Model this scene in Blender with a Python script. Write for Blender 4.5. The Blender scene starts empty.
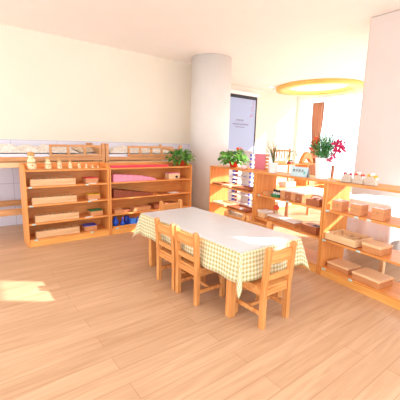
import bpy, bmesh, math, random
from math import sin, cos, pi, radians as R
from mathutils import Vector, Matrix

random.seed(7)
S = bpy.context.scene
COL = S.collection

# ------------------------------------------------------------------ materials
def new_mat(name):
    m = bpy.data.materials.new(name); m.use_nodes = True
    nt = m.node_tree
    b = nt.nodes['Principled BSDF']
    return m, nt, b

def srgb(r, g, b):
    f = lambda c: (c/255/12.92) if c/255 <= .04045 else ((c/255+.055)/1.055)**2.4
    return (f(r), f(g), f(b), 1)

def plain(name, col, rough=.5, var=.06, scale=18, spec=.4, metal=0):
    """slightly mottled paint or fabric"""
    m, nt, b = new_mat(name)
    tc = nt.nodes.new('ShaderNodeTexCoord'); n = nt.nodes.new('ShaderNodeTexNoise')
    n.inputs['Scale'].default_value = scale; n.inputs['Detail'].default_value = 3
    r = nt.nodes.new('ShaderNodeValToRGB')
    c = srgb(*col)
    r.color_ramp.elements[0].position = .3; r.color_ramp.elements[1].position = .7
    r.color_ramp.elements[0].color = tuple(x*(1-var) for x in c[:3])+(1,)
    r.color_ramp.elements[1].color = tuple(min(1, x*(1+var)) for x in c[:3])+(1,)
    nt.links.new(tc.outputs['Object'], n.inputs['Vector']); nt.links.new(n.outputs['Fac'], r.inputs['Fac'])
    nt.links.new(r.outputs['Color'], b.inputs['Base Color'])
    b.inputs['Roughness'].default_value = rough; b.inputs['Specular IOR Level'].default_value = spec
    b.inputs['Metallic'].default_value = metal
    return m

def wood(name, light, dark, axis=0, rough=.42, scale=1.0, spec=.4):
    m, nt, b = new_mat(name)
    tc = nt.nodes.new('ShaderNodeTexCoord'); mp = nt.nodes.new('ShaderNodeMapping')
    sc = [28*scale]*3; sc[axis] = 2.2*scale
    mp.inputs['Scale'].default_value = sc
    n = nt.nodes.new('ShaderNodeTexNoise'); n.inputs['Scale'].default_value = 1.6; n.inputs['Detail'].default_value = 5
    n.inputs['Distortion'].default_value = .6
    r = nt.nodes.new('ShaderNodeValToRGB')
    r.color_ramp.elements[0].position = .32; r.color_ramp.elements[1].position = .66
    r.color_ramp.elements[0].color = srgb(*dark); r.color_ramp.elements[1].color = srgb(*light)
    nt.links.new(tc.outputs['Object'], mp.inputs['Vector']); nt.links.new(mp.outputs['Vector'], n.inputs['Vector'])
    nt.links.new(n.outputs['Fac'], r.inputs['Fac']); nt.links.new(r.outputs['Color'], b.inputs['Base Color'])
    b.inputs['Roughness'].default_value = rough; b.inputs['Specular IOR Level'].default_value = spec
    return m

M = {}
M['shelf'] = wood('beech_board', (232,160,88), (214,136,66), 0)
M['shelf_v'] = wood('beech_panel', (232,160,88), (214,136,66), 2)
M['edge'] = wood('beech_edge', (240,178,98), (226,156,78), 0)
M['chair'] = wood('pine_rail', (224,158,92), (194,120,60), 0)
M['chair_v'] = wood('pine_post', (224,158,92), (194,120,60), 2)
M['block'] = wood('pale_block_wood', (226,184,138), (206,158,110), 0)
M['bed'] = wood('bed_wood', (214,160,106), (190,132,82), 0)
M['palewood'] = wood('maple', (240,206,160), (226,186,136), 0)
M['tan'] = wood('tan_box_wood', (214,152,100), (190,124,78), 0)
M['boxbrown'] = wood('brown_box_wood', (178,108,68), (150,84,52), 0)
M['wallpaint'] = plain('cream_wall_paint', (232,222,204), .8, .015, 3)
M['wallfar'] = plain('ivory_wall_paint', (226,220,206), .8, .015, 3)
M['column'] = plain('beige_column_paint', (220,216,210), .6, .02, 4)
M['pillar'] = plain('pinkish_pillar_paint', (210,200,194), .6, .02, 4)
M['ceiling'] = plain('ceiling_paint', (244,238,232), .8, .01, 3)
M['white'] = plain('white_lacquer', (240,238,236), .35, .02, 5)
M['ceramic'] = plain('white_ceramic', (240,234,232), .25, .02, 5)
M['red'] = plain('red_plastic', (206,58,40), .35, .05)
M['redrod'] = plain('red_rod_paint', (226,58,84), .35, .04)
M['pink'] = plain('pink_paint', (236,148,172), .45, .04)
M['pinkboard'] = plain('pink_board_paint', (220,128,148), .5, .04)
M['brown'] = plain('brown_stair_paint', (140,72,48), .4, .1, 30)
M['bluep'] = plain('blue_solid_paint', (28,84,196), .28, .05)
M['bluel'] = plain('light_blue_paint', (66,134,232), .28, .05)
M['blued'] = plain('deep_blue_paint', (20,48,140), .28, .05)
M['yellow'] = plain('yellow_lid_paint', (226,184,48), .4, .04)
M['green'] = plain('green_lid_paint', (40,130,78), .4, .04)
M['teal'] = plain('teal_sticker_paper', (192,216,206), .6, .05, 60)
M['card'] = plain('white_card_paper', (240,238,232), .6, .02, 20)
M['cream'] = plain('cream_bisque', (232,212,170), .6, .18, 45)
M['tanhair'] = plain('ochre_paint', (196,150,92), .6, .15, 60)
M['dark'] = plain('dark_paint', (40,32,34), .5, .05)
M['black'] = plain('black_border', (44,44,50), .5, .03)
M['soil'] = plain('potting_soil', (70,50,38), .9, .3, 60)
M['quilt'] = plain('printed_quilt', (222,216,206), .9, .2, 30)
M['mattress'] = plain('mattress_ticking', (222,226,236), .9, .04, 20)
M['pillow'] = plain('brown_print_cotton', (206,184,158), .9, .35, 40)
M['greyfelt'] = plain('grey_felt', (196,184,168), .9, .06, 40)
M['magenta'] = plain('magenta_petal', (190,36,84), .6, .25, 60)
M['orange'] = plain('orange_petal', (226,92,58), .6, .2, 60)
M['yellowp'] = plain('yellow_petal', (238,186,60), .6, .1, 60)
M['purple'] = plain('violet_bead', (110,108,206), .4, .1, 40)
M['bead_red'] = plain('brick_red_bead', (190,92,70), .4, .1, 40)
M['lightblue'] = plain('pale_blue_bead', (140,186,226), .4, .1, 40)
M['palepink'] = plain('pale_pink_ceramic', (236,206,204), .4, .1, 30)
M['gold'] = plain('gold_cove_paint', (236,196,104), .5, .06, 3)
M['gauze'] = plain('white_cotton', (238,234,232), .9, .03, 12)
M['knob'] = plain('brass_knob', (180,140,96), .35, .1)

def leafmat(name, a, b_):
    m, nt, b = new_mat(name)
    oi = nt.nodes.new('ShaderNodeTexCoord'); n = nt.nodes.new('ShaderNodeTexNoise'); n.inputs['Scale'].default_value = 22
    r = nt.nodes.new('ShaderNodeValToRGB'); r.color_ramp.elements[0].position = .35; r.color_ramp.elements[1].position = .62
    r.color_ramp.elements[0].color = srgb(*a); r.color_ramp.elements[1].color = srgb(*b_)
    nt.links.new(oi.outputs['Object'], n.inputs['Vector']); nt.links.new(n.outputs['Fac'], r.inputs['Fac'])
    nt.links.new(r.outputs['Color'], b.inputs['Base Color']); b.inputs['Roughness'].default_value = .4
    # thin leaves let some daylight through
    tl = nt.nodes.new('ShaderNodeBsdfTranslucent'); mx = nt.nodes.new('ShaderNodeMixShader'); mx.inputs[0].default_value = .4
    nt.links.new(r.outputs['Color'], tl.inputs['Color'])
    nt.links.new(b.outputs[0], mx.inputs[1]); nt.links.new(tl.outputs[0], mx.inputs[2])
    nt.links.new(mx.outputs[0], nt.nodes['Material Output'].inputs[0])
    return m
M['leaf'] = leafmat('pothos_leaf', (38,104,40), (126,184,76))
M['leaf2'] = leafmat('fern_leaf', (58,146,88), (136,200,122))
M['olive'] = leafmat('olive_leaf', (84,104,56), (140,150,84))

def floor_mat():
    m, nt, b = new_mat('laminate_planks')
    tc = nt.nodes.new('ShaderNodeTexCoord')
    br = nt.nodes.new('ShaderNodeTexBrick')
    br.inputs['Scale'].default_value = 1; br.inputs['Brick Width'].default_value = 1.2; br.inputs['Row Height'].default_value = .12
    br.inputs['Mortar Size'].default_value = .0015; br.inputs['Mortar Smooth'].default_value = .3
    br.inputs['Color1'].default_value = srgb(210,173,138); br.inputs['Color2'].default_value = srgb(200,162,126)
    br.inputs['Mortar'].default_value = srgb(180,130,96)
    nt.links.new(tc.outputs['Object'], br.inputs['Vector'])
    mp = nt.nodes.new('ShaderNodeMapping'); mp.inputs['Scale'].default_value = (1.3, 17, 1)
    n = nt.nodes.new('ShaderNodeTexNoise'); n.inputs['Scale'].default_value = 1.5; n.inputs['Detail'].default_value = 6; n.inputs['Distortion'].default_value = .8
    nt.links.new(tc.outputs['Object'], mp.inputs['Vector']); nt.links.new(mp.outputs['Vector'], n.inputs['Vector'])
    r = nt.nodes.new('ShaderNodeValToRGB'); r.color_ramp.elements[0].position = .3; r.color_ramp.elements[1].position = .7
    r.color_ramp.elements[0].color = (.8,.74,.68,1); r.color_ramp.elements[1].color = (1.0,1.0,1.0,1)
    nt.links.new(n.outputs['Fac'], r.inputs['Fac'])
    mx = nt.nodes.new('ShaderNodeMix'); mx.data_type = 'RGBA'; mx.blend_type = 'MULTIPLY'; mx.inputs[0].default_value = 1
    nt.links.new(br.outputs['Color'], mx.inputs[6]); nt.links.new(r.outputs['Color'], mx.inputs[7])
    nt.links.new(mx.outputs[2], b.inputs['Base Color'])
    b.inputs['Roughness'].default_value = .38; b.inputs['Specular IOR Level'].default_value = .45
    return m
M['floor'] = floor_mat()

def tile_mat():
    m, nt, b = new_mat('lilac_wall_tile')
    tc = nt.nodes.new('ShaderNodeTexCoord'); mp = nt.nodes.new('ShaderNodeMapping'); mp.inputs['Rotation'].default_value = (R(90),0,0)
    br = nt.nodes.new('ShaderNodeTexBrick'); br.offset = 0
    br.inputs['Scale'].default_value = 1; br.inputs['Brick Width'].default_value = .6; br.inputs['Row Height'].default_value = .3
    br.inputs['Mortar Size'].default_value = .004
    br.inputs['Color1'].default_value = srgb(226,224,236); br.inputs['Color2'].default_value = srgb(222,220,232); br.inputs['Mortar'].default_value = srgb(190,188,204)
    nt.links.new(tc.outputs['Object'], mp.inputs['Vector']); nt.links.new(mp.outputs['Vector'], br.inputs['Vector'])
    nt.links.new(br.outputs['Color'], b.inputs['Base Color']); b.inputs['Roughness'].default_value = .25
    return m
M['tile'] = tile_mat()

def gingham_mat():
    m, nt, b = new_mat('green_gingham')
    uv = nt.nodes.new('ShaderNodeUVMap'); sx = nt.nodes.new('ShaderNodeSeparateXYZ')
    nt.links.new(uv.outputs['UV'], sx.inputs[0])
    def stripe(o):
        k = nt.nodes.new('ShaderNodeMath'); k.operation = 'MULTIPLY'; k.inputs[1].default_value = 1/.030
        f = nt.nodes.new('ShaderNodeMath'); f.operation = 'FRACT'
        g = nt.nodes.new('ShaderNodeMath'); g.operation = 'GREATER_THAN'; g.inputs[1].default_value = .5
        nt.links.new(o, k.inputs[0]); nt.links.new(k.outputs[0], f.inputs[0]); nt.links.new(f.outputs[0], g.inputs[0])
        return g.outputs[0]
    a = nt.nodes.new('ShaderNodeMath'); a.operation = 'ADD'
    nt.links.new(stripe(sx.outputs[0]), a.inputs[0]); nt.links.new(stripe(sx.outputs[1]), a.inputs[1])
    h = nt.nodes.new('ShaderNodeMath'); h.operation = 'MULTIPLY'; h.inputs[1].default_value = .5
    nt.links.new(a.outputs[0], h.inputs[0])
    r = nt.nodes.new('ShaderNodeValToRGB')
    r.color_ramp.elements[0].color = srgb(246,240,214); r.color_ramp.elements[1].color = srgb(190,178,112)
    e = r.color_ramp.elements.new(.5); e.color = srgb(222,212,166)
    nt.links.new(h.outputs[0], r.inputs['Fac']); nt.links.new(r.outputs['Color'], b.inputs['Base Color'])
    b.inputs['Roughness'].default_value = .75
    tl = nt.nodes.new('ShaderNodeBsdfTranslucent'); mx = nt.nodes.new('ShaderNodeMixShader'); mx.inputs[0].default_value = .2
    nt.links.new(r.outputs['Color'], tl.inputs['Color']); nt.links.new(b.outputs[0], mx.inputs[1]); nt.links.new(tl.outputs[0], mx.inputs[2])
    nt.links.new(mx.outputs[0], nt.nodes['Material Output'].inputs[0])
    return m
M['gingham'] = gingham_mat()

def plastic_mat():
    m, nt, b = new_mat('glare_white_plastic')
    tc = nt.nodes.new('ShaderNodeTexCoord'); n = nt.nodes.new('ShaderNodeTexNoise'); n.inputs['Scale'].default_value = 9
    bp = nt.nodes.new('ShaderNodeBump'); bp.inputs['Strength'].default_value = .12; bp.inputs['Distance'].default_value = .02
    nt.links.new(tc.outputs['Object'], n.inputs['Vector']); nt.links.new(n.outputs['Fac'], bp.inputs['Height'])
    nt.links.new(bp.outputs[0], b.inputs['Normal'])
    b.inputs['Base Color'].default_value = srgb(230,234,238); b.inputs['Roughness'].default_value = .22  # reflected glare on the clear sheet is put into this pale base colour
    b.inputs['Specular IOR Level'].default_value = .6
    t = nt.nodes.new('ShaderNodeBsdfTransparent'); mx = nt.nodes.new('ShaderNodeMixShader'); mx.inputs[0].default_value = .78
    nt.links.new(t.outputs[0], mx.inputs[1]); nt.links.new(b.outputs[0], mx.inputs[2])
    nt.links.new(mx.outputs[0], nt.nodes['Material Output'].inputs[0])
    return m
M['plastic'] = plastic_mat()

def glass_mat():
    m, nt, b = new_mat('window_glass')
    t = nt.nodes.new('ShaderNodeBsdfTransparent'); g = nt.nodes.new('ShaderNodeBsdfGlossy'); g.inputs['Roughness'].default_value = .02
    mx = nt.nodes.new('ShaderNodeMixShader'); mx.inputs[0].default_value = .05
    nt.links.new(t.outputs[0], mx.inputs[1]); nt.links.new(g.outputs[0], mx.inputs[2])
    nt.links.new(mx.outputs[0], nt.nodes['Material Output'].inputs[0])
    return m
M['glass'] = glass_mat()

def emit(name, col, s):
    m, nt, b = new_mat(name)
    b.inputs['Base Color'].default_value = srgb(*col); b.inputs['Emission Color'].default_value = srgb(*col); b.inputs['Emission Strength'].default_value = s
    return m
M['lamp'] = emit('downlight_glow', (255,250,240), 3)
M['cove_lamp'] = emit('warm_cove_strip', (255,196,96), 1.2)
M['screen'] = emit('projected_slide', (150,162,190), .3)
M['slide_text'] = emit('slide_lettering', (118,92,118), .1)
M['slide_pink'] = emit('slide_blossom', (176,134,164), .12)

def curtain_mat():
    m, nt, b = new_mat('striped_curtain_cloth')
    tc = nt.nodes.new('ShaderNodeTexCoord'); w = nt.nodes.new('ShaderNodeTexWave'); w.bands_direction = 'Y'
    w.inputs['Scale'].default_value = 5; w.inputs['Distortion'].default_value = .3
    r = nt.nodes.new('ShaderNodeValToRGB'); r.color_ramp.elements[0].color = srgb(188,136,116); r.color_ramp.elements[1].color = srgb(226,184,156)
    nt.links.new(tc.outputs['Object'], w.inputs['Vector']); nt.links.new(w.outputs['Fac'], r.inputs['Fac']); nt.links.new(r.outputs['Color'], b.inputs['Base Color'])
    b.inputs['Roughness'].default_value = .9
    tl = nt.nodes.new('ShaderNodeBsdfTranslucent'); mx = nt.nodes.new('ShaderNodeMixShader'); mx.inputs[0].default_value = .3
    nt.links.new(r.outputs['Color'], tl.inputs['Color']); nt.links.new(b.outputs[0], mx.inputs[1]); nt.links.new(tl.outputs[0], mx.inputs[2])
    nt.links.new(mx.outputs[0], nt.nodes['Material Output'].inputs[0])
    return m
M['curtain'] = curtain_mat()

# ------------------------------------------------------------------ mesh builder
class MB:
    def __init__(s): s.v = []; s.f = []; s.uv = None
    def box(s, x0,y0,z0,x1,y1,z1):
        n = len(s.v)
        s.v += [(x0,y0,z0),(x1,y0,z0),(x1,y1,z0),(x0,y1,z0),(x0,y0,z1),(x1,y0,z1),(x1,y1,z1),(x0,y1,z1)]
        s.f += [[n+i for i in q] for q in ((3,2,1,0),(4,5,6,7),(0,1,5,4),(1,2,6,5),(2,3,7,6),(3,0,4,7))]
        return s
    def prism(s, pts, a, b, axis):
        """polygon pts extruded from a to b along axis (0,1,2); pts are the two other coords in order"""
        n = len(s.v); k = len(pts)
        for c in (a, b):
            for p in pts:
                q = list(p); q.insert(axis, c); s.v.append(tuple(q))
        s.f.append([n+i for i in range(k)]); s.f.append([n+k+i for i in reversed(range(k))])
        for i in range(k):
            j = (i+1) % k; s.f.append([n+j, n+i, n+k+i, n+k+j])
        return s
    def lathe(s, prof, cx=0, cy=0, cz=0, seg=20, sx=1, sy=1):
        n = len(s.v); k = len(prof)
        for r, z in prof:
            for i in range(seg):
                a = 2*pi*i/seg; s.v.append((cx+r*cos(a)*sx, cy+r*sin(a)*sy, cz+z))
        for j in range(k-1):
            for i in range(seg):
                i2 = (i+1) % seg
                s.f.append([n+j*seg+i, n+j*seg+i2, n+(j+1)*seg+i2, n+(j+1)*seg+i])
        s.f.append([n+i for i in reversed(range(seg))]); s.f.append([n+(k-1)*seg+i for i in range(seg)])
        return s
    def ball(s, c, r, seg=12, rings=7, sz=1.0):
        prof = [(r*sin(pi*(j+.02)/(rings+.04)) , -r*cos(pi*(j+.02)/(rings+.04))*sz) for j in range(rings+1)]
        return s.lathe(prof, c[0], c[1], c[2], seg)
    def tube(s, pts, r, seg=6):
        pts = [Vector(p) for p in pts]; n = len(s.v); rr = r if isinstance(r,(list,tuple)) else [r]*len(pts)
        for i, p in enumerate(pts):
            d = (pts[min(i+1,len(pts)-1)]-pts[max(i-1,0)]).normalized()
            a = d.cross(Vector((0,0,1)));
            if a.length < .05: a = d.cross(Vector((1,0,0)))
            a.normalize(); b = d.cross(a)
            for k in range(seg):
                t = 2*pi*k/seg; s.v.append(tuple(p+(a*cos(t)+b*sin(t))*rr[i]))
        for i in range(len(pts)-1):
            for k in range(seg):
                k2 = (k+1)%seg; s.f.append([n+i*seg+k, n+i*seg+k2, n+(i+1)*seg+k2, n+(i+1)*seg+k])
        s.f.append([n+k for k in range(seg)]); s.f.append([n+(len(pts)-1)*seg+k for k in reversed(range(seg))])
        return s
    def leaf(s, p, d, up, L, W, fold=.25, droop=.3):
        p = Vector(p); d = Vector(d).normalized(); side = d.cross(Vector(up))
        if side.length < .05: side = d.cross(Vector((1,.3,0)))
        side.normalize(); nrm = side.cross(d).normalized(); n = len(s.v)
        rows = [(0,0),(.22,.8),(.5,1),(.78,.55),(1,0)]
        for t, w in rows:
            c = p + d*(L*t) - Vector((0,0,1))*(droop*L*t*t)
            if w == 0: s.v.append(tuple(c))
            else:
                s.v.append(tuple(c - side*W*w*.5 + nrm*fold*W*w*.5)); s.v.append(tuple(c)); s.v.append(tuple(c + side*W*w*.5 + nrm*fold*W*w*.5))
        f = s.f
        f += [[n,n+2,n+1],[n,n+3,n+2],[n+1,n+2,n+5,n+4],[n+2,n+3,n+6,n+5],[n+4,n+5,n+8,n+7],[n+5,n+6,n+9,n+8],[n+7,n+8,n+10],[n+8,n+9,n+10]]
        return s
    def build(s, name, mat, parent=None, bevel=0, smooth=False, subsurf=0, seg=2):
        me = bpy.data.meshes.new(name); me.from_pydata(s.v, [], s.f); me.validate()
        bm = bmesh.new(); bm.from_mesh(me)
        if not getattr(s, 'open', False): bmesh.ops.recalc_face_normals(bm, faces=bm.faces)
        bm.to_mesh(me); bm.free()
        me.materials.append(M[mat])
        if s.uv:
            l = me.uv_layers.new(name='UVMap')
            for lo in me.loops: l.data[lo.index].uv = s.uv[lo.vertex_index]
        if smooth:
            for p in me.polygons: p.use_smooth = True
        o = bpy.data.objects.new(name, me); COL.objects.link(o)
        if parent: o.parent = parent
        if bevel:
            b = o.modifiers.new('bevel', 'BEVEL'); b.width = bevel; b.segments = seg; b.limit_method = 'ANGLE'; b.angle_limit = R(40)
        if subsurf:
            b = o.modifiers.new('sub', 'SUBSURF'); b.levels = b.render_levels = subsurf
        return o

def tag(o, label=None, cat=None, group=None, kind=None):
    if label: o['label'] = label
    if cat: o['category'] = cat
    if group: o['group'] = group
    if kind: o['kind'] = kind
    return o
def thing(name, label, cat, loc=(0,0,0), rz=0, group=None):
    o = bpy.data.objects.new(name, None); COL.objects.link(o); o.empty_display_size = .05
    o.location = loc; o.rotation_euler = (0,0,rz)
    return tag(o, label, cat, group)
def struct(name, mb, mat, parent=None, **k):
    o = mb.build(name, mat, parent, **k)
    if not parent: o['kind'] = 'structure'
    return o
def dup(root, loc, rz, label=None, group=None, scale=None):
    r = root.copy(); COL.objects.link(r); r.location = loc; r.rotation_euler = (0,0,rz)
    if label: r['label'] = label
    if group: r['group'] = group
    if scale: r.scale = scale
    for ch in root.children:
        c = ch.copy(); COL.objects.link(c); c.parent = r
        for g in ch.children:
            d = g.copy(); COL.objects.link(d); d.parent = c
    return r

# ------------------------------------------------------------------ frames of the two shelf rows
YA = 3.868                       # front plane of the row along the left wall (runs along x)
PHI = -.141
Nv = Vector((cos(PHI), sin(PHI), 0)); Tv = Vector((sin(PHI), -cos(PHI), 0))
RB = math.atan2(Tv.y, Tv.x)      # the row on the right runs along Tv, its depth along Nv
DB = 2.418
def PB(t, d, z): return Nv*d + Tv*t + Vector((0,0,z))
HC = 2.68

# ------------------------------------------------------------------ room
struct('floor', MB().box(-3,-2.2,-.1, 8.6,6.3,0), 'floor')
struct('ceiling', MB().box(-3,-.6,HC, 4.25,6.3,HC+.15).box(4.25,1.8,HC, 8.6,6.3,HC+.15), 'ceiling')
struct('wall_left', MB().box(-3,5.1,0, 3.9,5.3,HC), 'wallpaint')
struct('wall_return', MB().box(3.78,5.3,0, 3.9,6.2,HC), 'wallfar')
struct('wall_far', MB().box(3.9,6.0,0, 8.4,6.2,HC), 'wallfar')
struct('trim_1', MB().box(-3,5.07,0, 3.9,5.098,1.205), 'tile')
struct('baseboard_far', MB().box(3.92,5.97,0, 8.2,5.998,.1), 'white')
# round column between the two shelf rows
struct('wall_column', MB().lathe([(.35,0),(.35,HC-.002)], 3.694,4.557,0, 64), 'column', smooth=False)
bpy.data.objects['wall_column'].data.polygons.foreach_set('use_smooth', [len(p.vertices)==4 for p in bpy.data.objects['wall_column'].data.polygons])
# square pillar at the right
struct('wall_pillar', MB().box(3.9,1.35,0, 4.3,1.96,HC-.002), 'pillar', bevel=.02)
# far window wall (x = 8.2) and the glazed side of the bay
struct('wall_bay', MB().box(8.2,2.0,0, 8.4,6.0,.3).box(8.2,5.9,.3, 8.4,6.0,HC).box(8.2,2.0,2.6, 8.4,5.9,HC), 'white')
wf = struct('window_1', MB().box(8.24,2.02,.302, 8.3,5.898,.34).box(8.24,2.02,2.56, 8.3,5.898,2.598).box(8.24,4.0,.34, 8.3,4.03,2.56).box(8.24,2.02,.34,8.3,2.06,2.56), 'white')
struct('window_glass', MB().box(8.265,2.06,.34, 8.27,5.898,2.56), 'glass', wf)
struct('window_handle', MB().box(8.2,4.33,2.33, 8.235,4.35,2.4).box(8.2,4.3,1.7, 8.235,4.32,1.95), 'greyfelt', wf)
struct('wall_bay_side', MB().box(4.3,1.8,0, 8.4,1.96,.06).box(4.3,1.8,2.22, 8.4,1.96,HC), 'white')  # head lowered out of view to keep the sun off the left shelf
wf = struct('window_2', MB().box(4.3,1.86,.062, 8.2,1.9,.1).box(5.6,1.86,.1, 5.64,1.9,2.18).box(6.9,1.86,.1, 6.94,1.9,2.18).box(4.3,1.86,2.18, 8.2,1.9,2.218), 'white')
struct('window_glass', MB().box(4.3,1.875,.1, 8.2,1.88,2.18), 'glass', wf)
# near window wall beyond the right edge of the picture
struct('wall_right', MB().box(4.1,-.55,0, 4.25,1.35,.8).box(4.1,-.55,2.62, 4.25,1.35,HC).box(4.1,-2.2,0, 4.25,-.55,HC), 'wallfar')
wf = struct('window_3', MB().box(4.14,-.55,.8, 4.18,1.35,.83).box(4.14,-.55,2.6, 4.18,1.35,2.62).box(4.14,.06,.83, 4.18,.08,2.6), 'white')
struct('window_glass', MB().box(4.158,-.55,.83, 4.162,1.35,2.6), 'glass', wf)
struct('sun_mask_sheet', MB().box(4.11,.07,1.66, 4.116,1.35,2.6).box(4.11,.07,.82,4.116,.42,1.66), 'gauze', wf)  # unseen sheet added to cut the sun down to one lower opening
# second unseen sheet added to shape the sun, leaving a top strip and slits
struct('sun_mask_sheet', MB().box(4.11,-.55,.82, 4.116,.068,1.95).box(4.11,-.55,1.95,4.116,-.46,2.25).box(4.11,-.24,1.95,4.116,.068,2.25).box(4.11,-.55,2.25,4.116,-.36,2.6).box(4.11,-.46,2.04,4.116,-.24,2.06).box(4.11,-.46,2.13,4.116,-.24,2.25).box(4.11,-.34,1.95,4.116,-.32,2.25), 'gauze', wf)
struct('sun_mask_rail', MB().box(4.1,-.55,2.25, 4.12,.068,2.262), 'white', wf)  # added rail below the top strip, part of the unseen sun mask

# ceiling: oval cove and downlights
def oval(cx, cy, a, b, z0, z1, w, n=64):
    m = MB(); 
    for i in range(n):
        t = 2*pi*i/n; c, s = cos(t), sin(t)
        m.v += [(cx+a*c,cy+b*s,z0),(cx+(a-w)*c,cy+(b-w)*s,z0),(cx+(a-w)*c,cy+(b-w)*s,z1),(cx+a*c,cy+b*s,z1)]
    for i in range(n):
        j = (i+1)%n
        for k in range(4):
            k2=(k+1)%4; m.f.append([4*i+k,4*i+k2,4*j+k2,4*j+k])
    return m
ct = struct('trim_2', oval(7.25,4.75,.92,1.05,HC-.07,HC-.002,.25), 'gold', smooth=True)
struct('cove_light', oval(7.25,4.75,.665,.795,HC-.05,HC-.002,.03), 'cove_lamp', ct)
dl = thing('ceiling_downlight', 'round recessed ceiling downlight above the projection screen', 'ceiling light', (6.45,5.55,HC), 0, 'recessed ceiling downlights')
MB().lathe([(.075,-.012),(.075,-.001)], seg=24).build('trim_ring', 'white', dl)
MB().lathe([(.052,-.016),(.052,-.013)], seg=24).build('lamp', 'lamp', dl)
for p, l in (((7.6,5.65,HC), 'round recessed ceiling downlight, left one of the pair by the bay corner'), ((7.95,5.6,HC), 'round recessed ceiling downlight nearest the bright bay window')):
    dup(dl, p, 0, l)

# ------------------------------------------------------------------ projection screen on the far wall
sc = thing('projection_screen', 'hanging projection screen with black border showing a pale slide', 'projection screen', (0,0,0))
xs0, xs1 = 5.15, 6.34
MB().box(xs0-.1,5.86,2.44, xs1+.06,5.999,2.53).build('roller_case', 'white', sc, bevel=.02)
MB().box(xs0-.05,5.895,2.36, xs1,5.905,2.44).box(xs1-.05,5.895,1.02, xs1,5.905,2.36).box(xs0-.05,5.895,1.02, xs0,5.905,2.36).box(xs0-.05,5.895,.99, xs1,5.905,1.02).build('border', 'black', sc)
slide = MB().box(xs0,5.896,1.02, xs1-.05,5.904,2.36).build('slide', 'screen', sc)
rnd = random.Random(3)
for zc, x0, x1, h in ((1.83,5.62,5.86,.05),(1.73,5.5,6.02,.045),(1.66,5.6,5.9,.02)):
    x = x0; mt = MB()
    while x < x1:
        w = rnd.uniform(.03,.05)
        mt.box(x,5.892,zc, x+w+.013,5.895,zc+.008).box(x+w*.4,5.892,zc-h*.5, x+w*.55,5.895,zc+h*.5).box(x+.004,5.892,zc-h*.4, x+w*.8,5.895,zc-h*.4+.006)
        x += w+.012
    mt.build('slide_text', 'slide_text', slide)
for i in range(18):
    a, b = rnd.uniform(0,.28), rnd.uniform(0,.4)
    x, z = xs1-.07-a*(.3+b), 2.33-b
    MB().prism([(x+.018*cos(k*pi/3), z+.018*sin(k*pi/3)) for k in range(6)], 5.892+.0001*i, 5.895, 1).build('blossom_print', 'slide_pink', slide)

# curtain by the bay window
cu = MB(); ny, nz = 40, 14
for j in range(nz+1):
    z = 2.43 - (2.43-.35)*j/nz
    for i in range(ny+1):
        u = i/ny; pinch = 1-.35*math.exp(-((z-1.35)/.35)**2)
        y = 5.24 + (u-.5)*.34*pinch; cu.v.append((8.1+.035*sin(u*2*pi*5)*(.6+.4*pinch), y, z))
for j in range(nz):
    for i in range(ny):
        a = j*(ny+1)+i; cu.f.append([a,a+1,a+ny+2,a+ny+1])
cu.open = True
cur = thing('curtain', 'brown and beige striped curtain gathered beside the bright bay window', 'curtain', (0,0,0))
c1 = cu.build('drape', 'curtain', cur, smooth=True); sl = c1.modifiers.new('thick','SOLIDIFY'); sl.thickness = .006
MB().tube([(8.1,4.95,2.46),(8.1,5.65,2.46)], .012, 10).build('curtain_rod', 'tan', cur)

# ------------------------------------------------------------------ low shelves
def rounded_side(h_top, h_back, depth):
    pts = [(0,0),(depth,0),(depth,h_back)]
    pts.append((.13,h_back))
    for k in range(1,8):
        a = pi/2*k/8; pts.append((.13-.115*sin(a), h_top+ (h_back-h_top)*cos(a)))
    pts += [(.0,h_top-.004)]
    return pts
def shelf_unit(label, loc, rz, W, levels, depth, back=True, lip=0, stickers=(), group=None, mid=None):
    t = thing('low_shelf', label, 'shelf', loc, rz, group)
    top = levels[0]; th = .018; sd = .02
    for x in (0, W-sd):
        if lip:
            MB().prism(rounded_side(top+.004, top+lip, depth), x, x+sd, 0).build('side_panel', 'shelf_v', t, bevel=.003)
        else:
            MB().box(x,0,0, x+sd,depth,top).build('side_panel', 'shelf_v', t, bevel=.003)
    for i, z in enumerate(levels):
        y0 = 0.004 if i else (-.004 if not lip else 0.002)
        x0, x1 = (sd+.001, W-sd-.001) if (i or lip) else (-.001, W+.001)
        b = MB().box(x0,y0,z-th, x1,depth-.012,z) if (i or lip) else MB().box(x0,y0,z, x1,depth,z+th)
        b.build('shelf_board', 'shelf', t, bevel=.003)
        if not lip and i == 0: pass
    MB().box(sd+.001,.008,.0, W-sd-.001,.026,levels[-1]-th-.001).build('plinth', 'edge', t, bevel=.002)
    if back:
        MB().box(sd+.001,depth-.011,.02, W-sd-.001,depth-.001,top+lip-.002).build('back_panel', 'shelf', t)
    for (x, z) in stickers:
        MB().box(x-.018,-.0035,z-.015, x+.018,.0035,z+.001).build('label_sticker', 'teal', t)
    return t
LA = [.876, .69, .48, .27, .085]
stA = [(.06,.69),(.68,.69),(.055,.48),(.70,.48),(.07,.27),(.085,.085),(.72,.085)]
shelf_unit('low wooden shelf at the far left holding the knobbed cylinder blocks', (.556,YA,0), 0, .96, LA, .30, True, .065, stA, 'wooden shelves along the cream wall')
shelf_unit('low wooden shelf with back, holding the pink cubes and blue solids', (1.522,YA,0), 0, 1.295, LA, .30, True, .05, [(.09,.085)], 'wooden shelves along the cream wall')
LB = [.882, .638, .357, .085]
lb = lambda t: PB(t, DB, 0)
u1 = shelf_unit('open-backed low shelf beside the round column, red-potted pothos on top', lb(-3.99), RB, 1.035, LB, .33, False, 0, (), 'open-backed shelves on the right')
u2 = shelf_unit('open-backed low shelf in the middle, small sign card on top', lb(-2.95), RB, 1.01, LB, .33, False, 0, [(.09,.638),(.55,.638)], 'open-backed shelves on the right')
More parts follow.
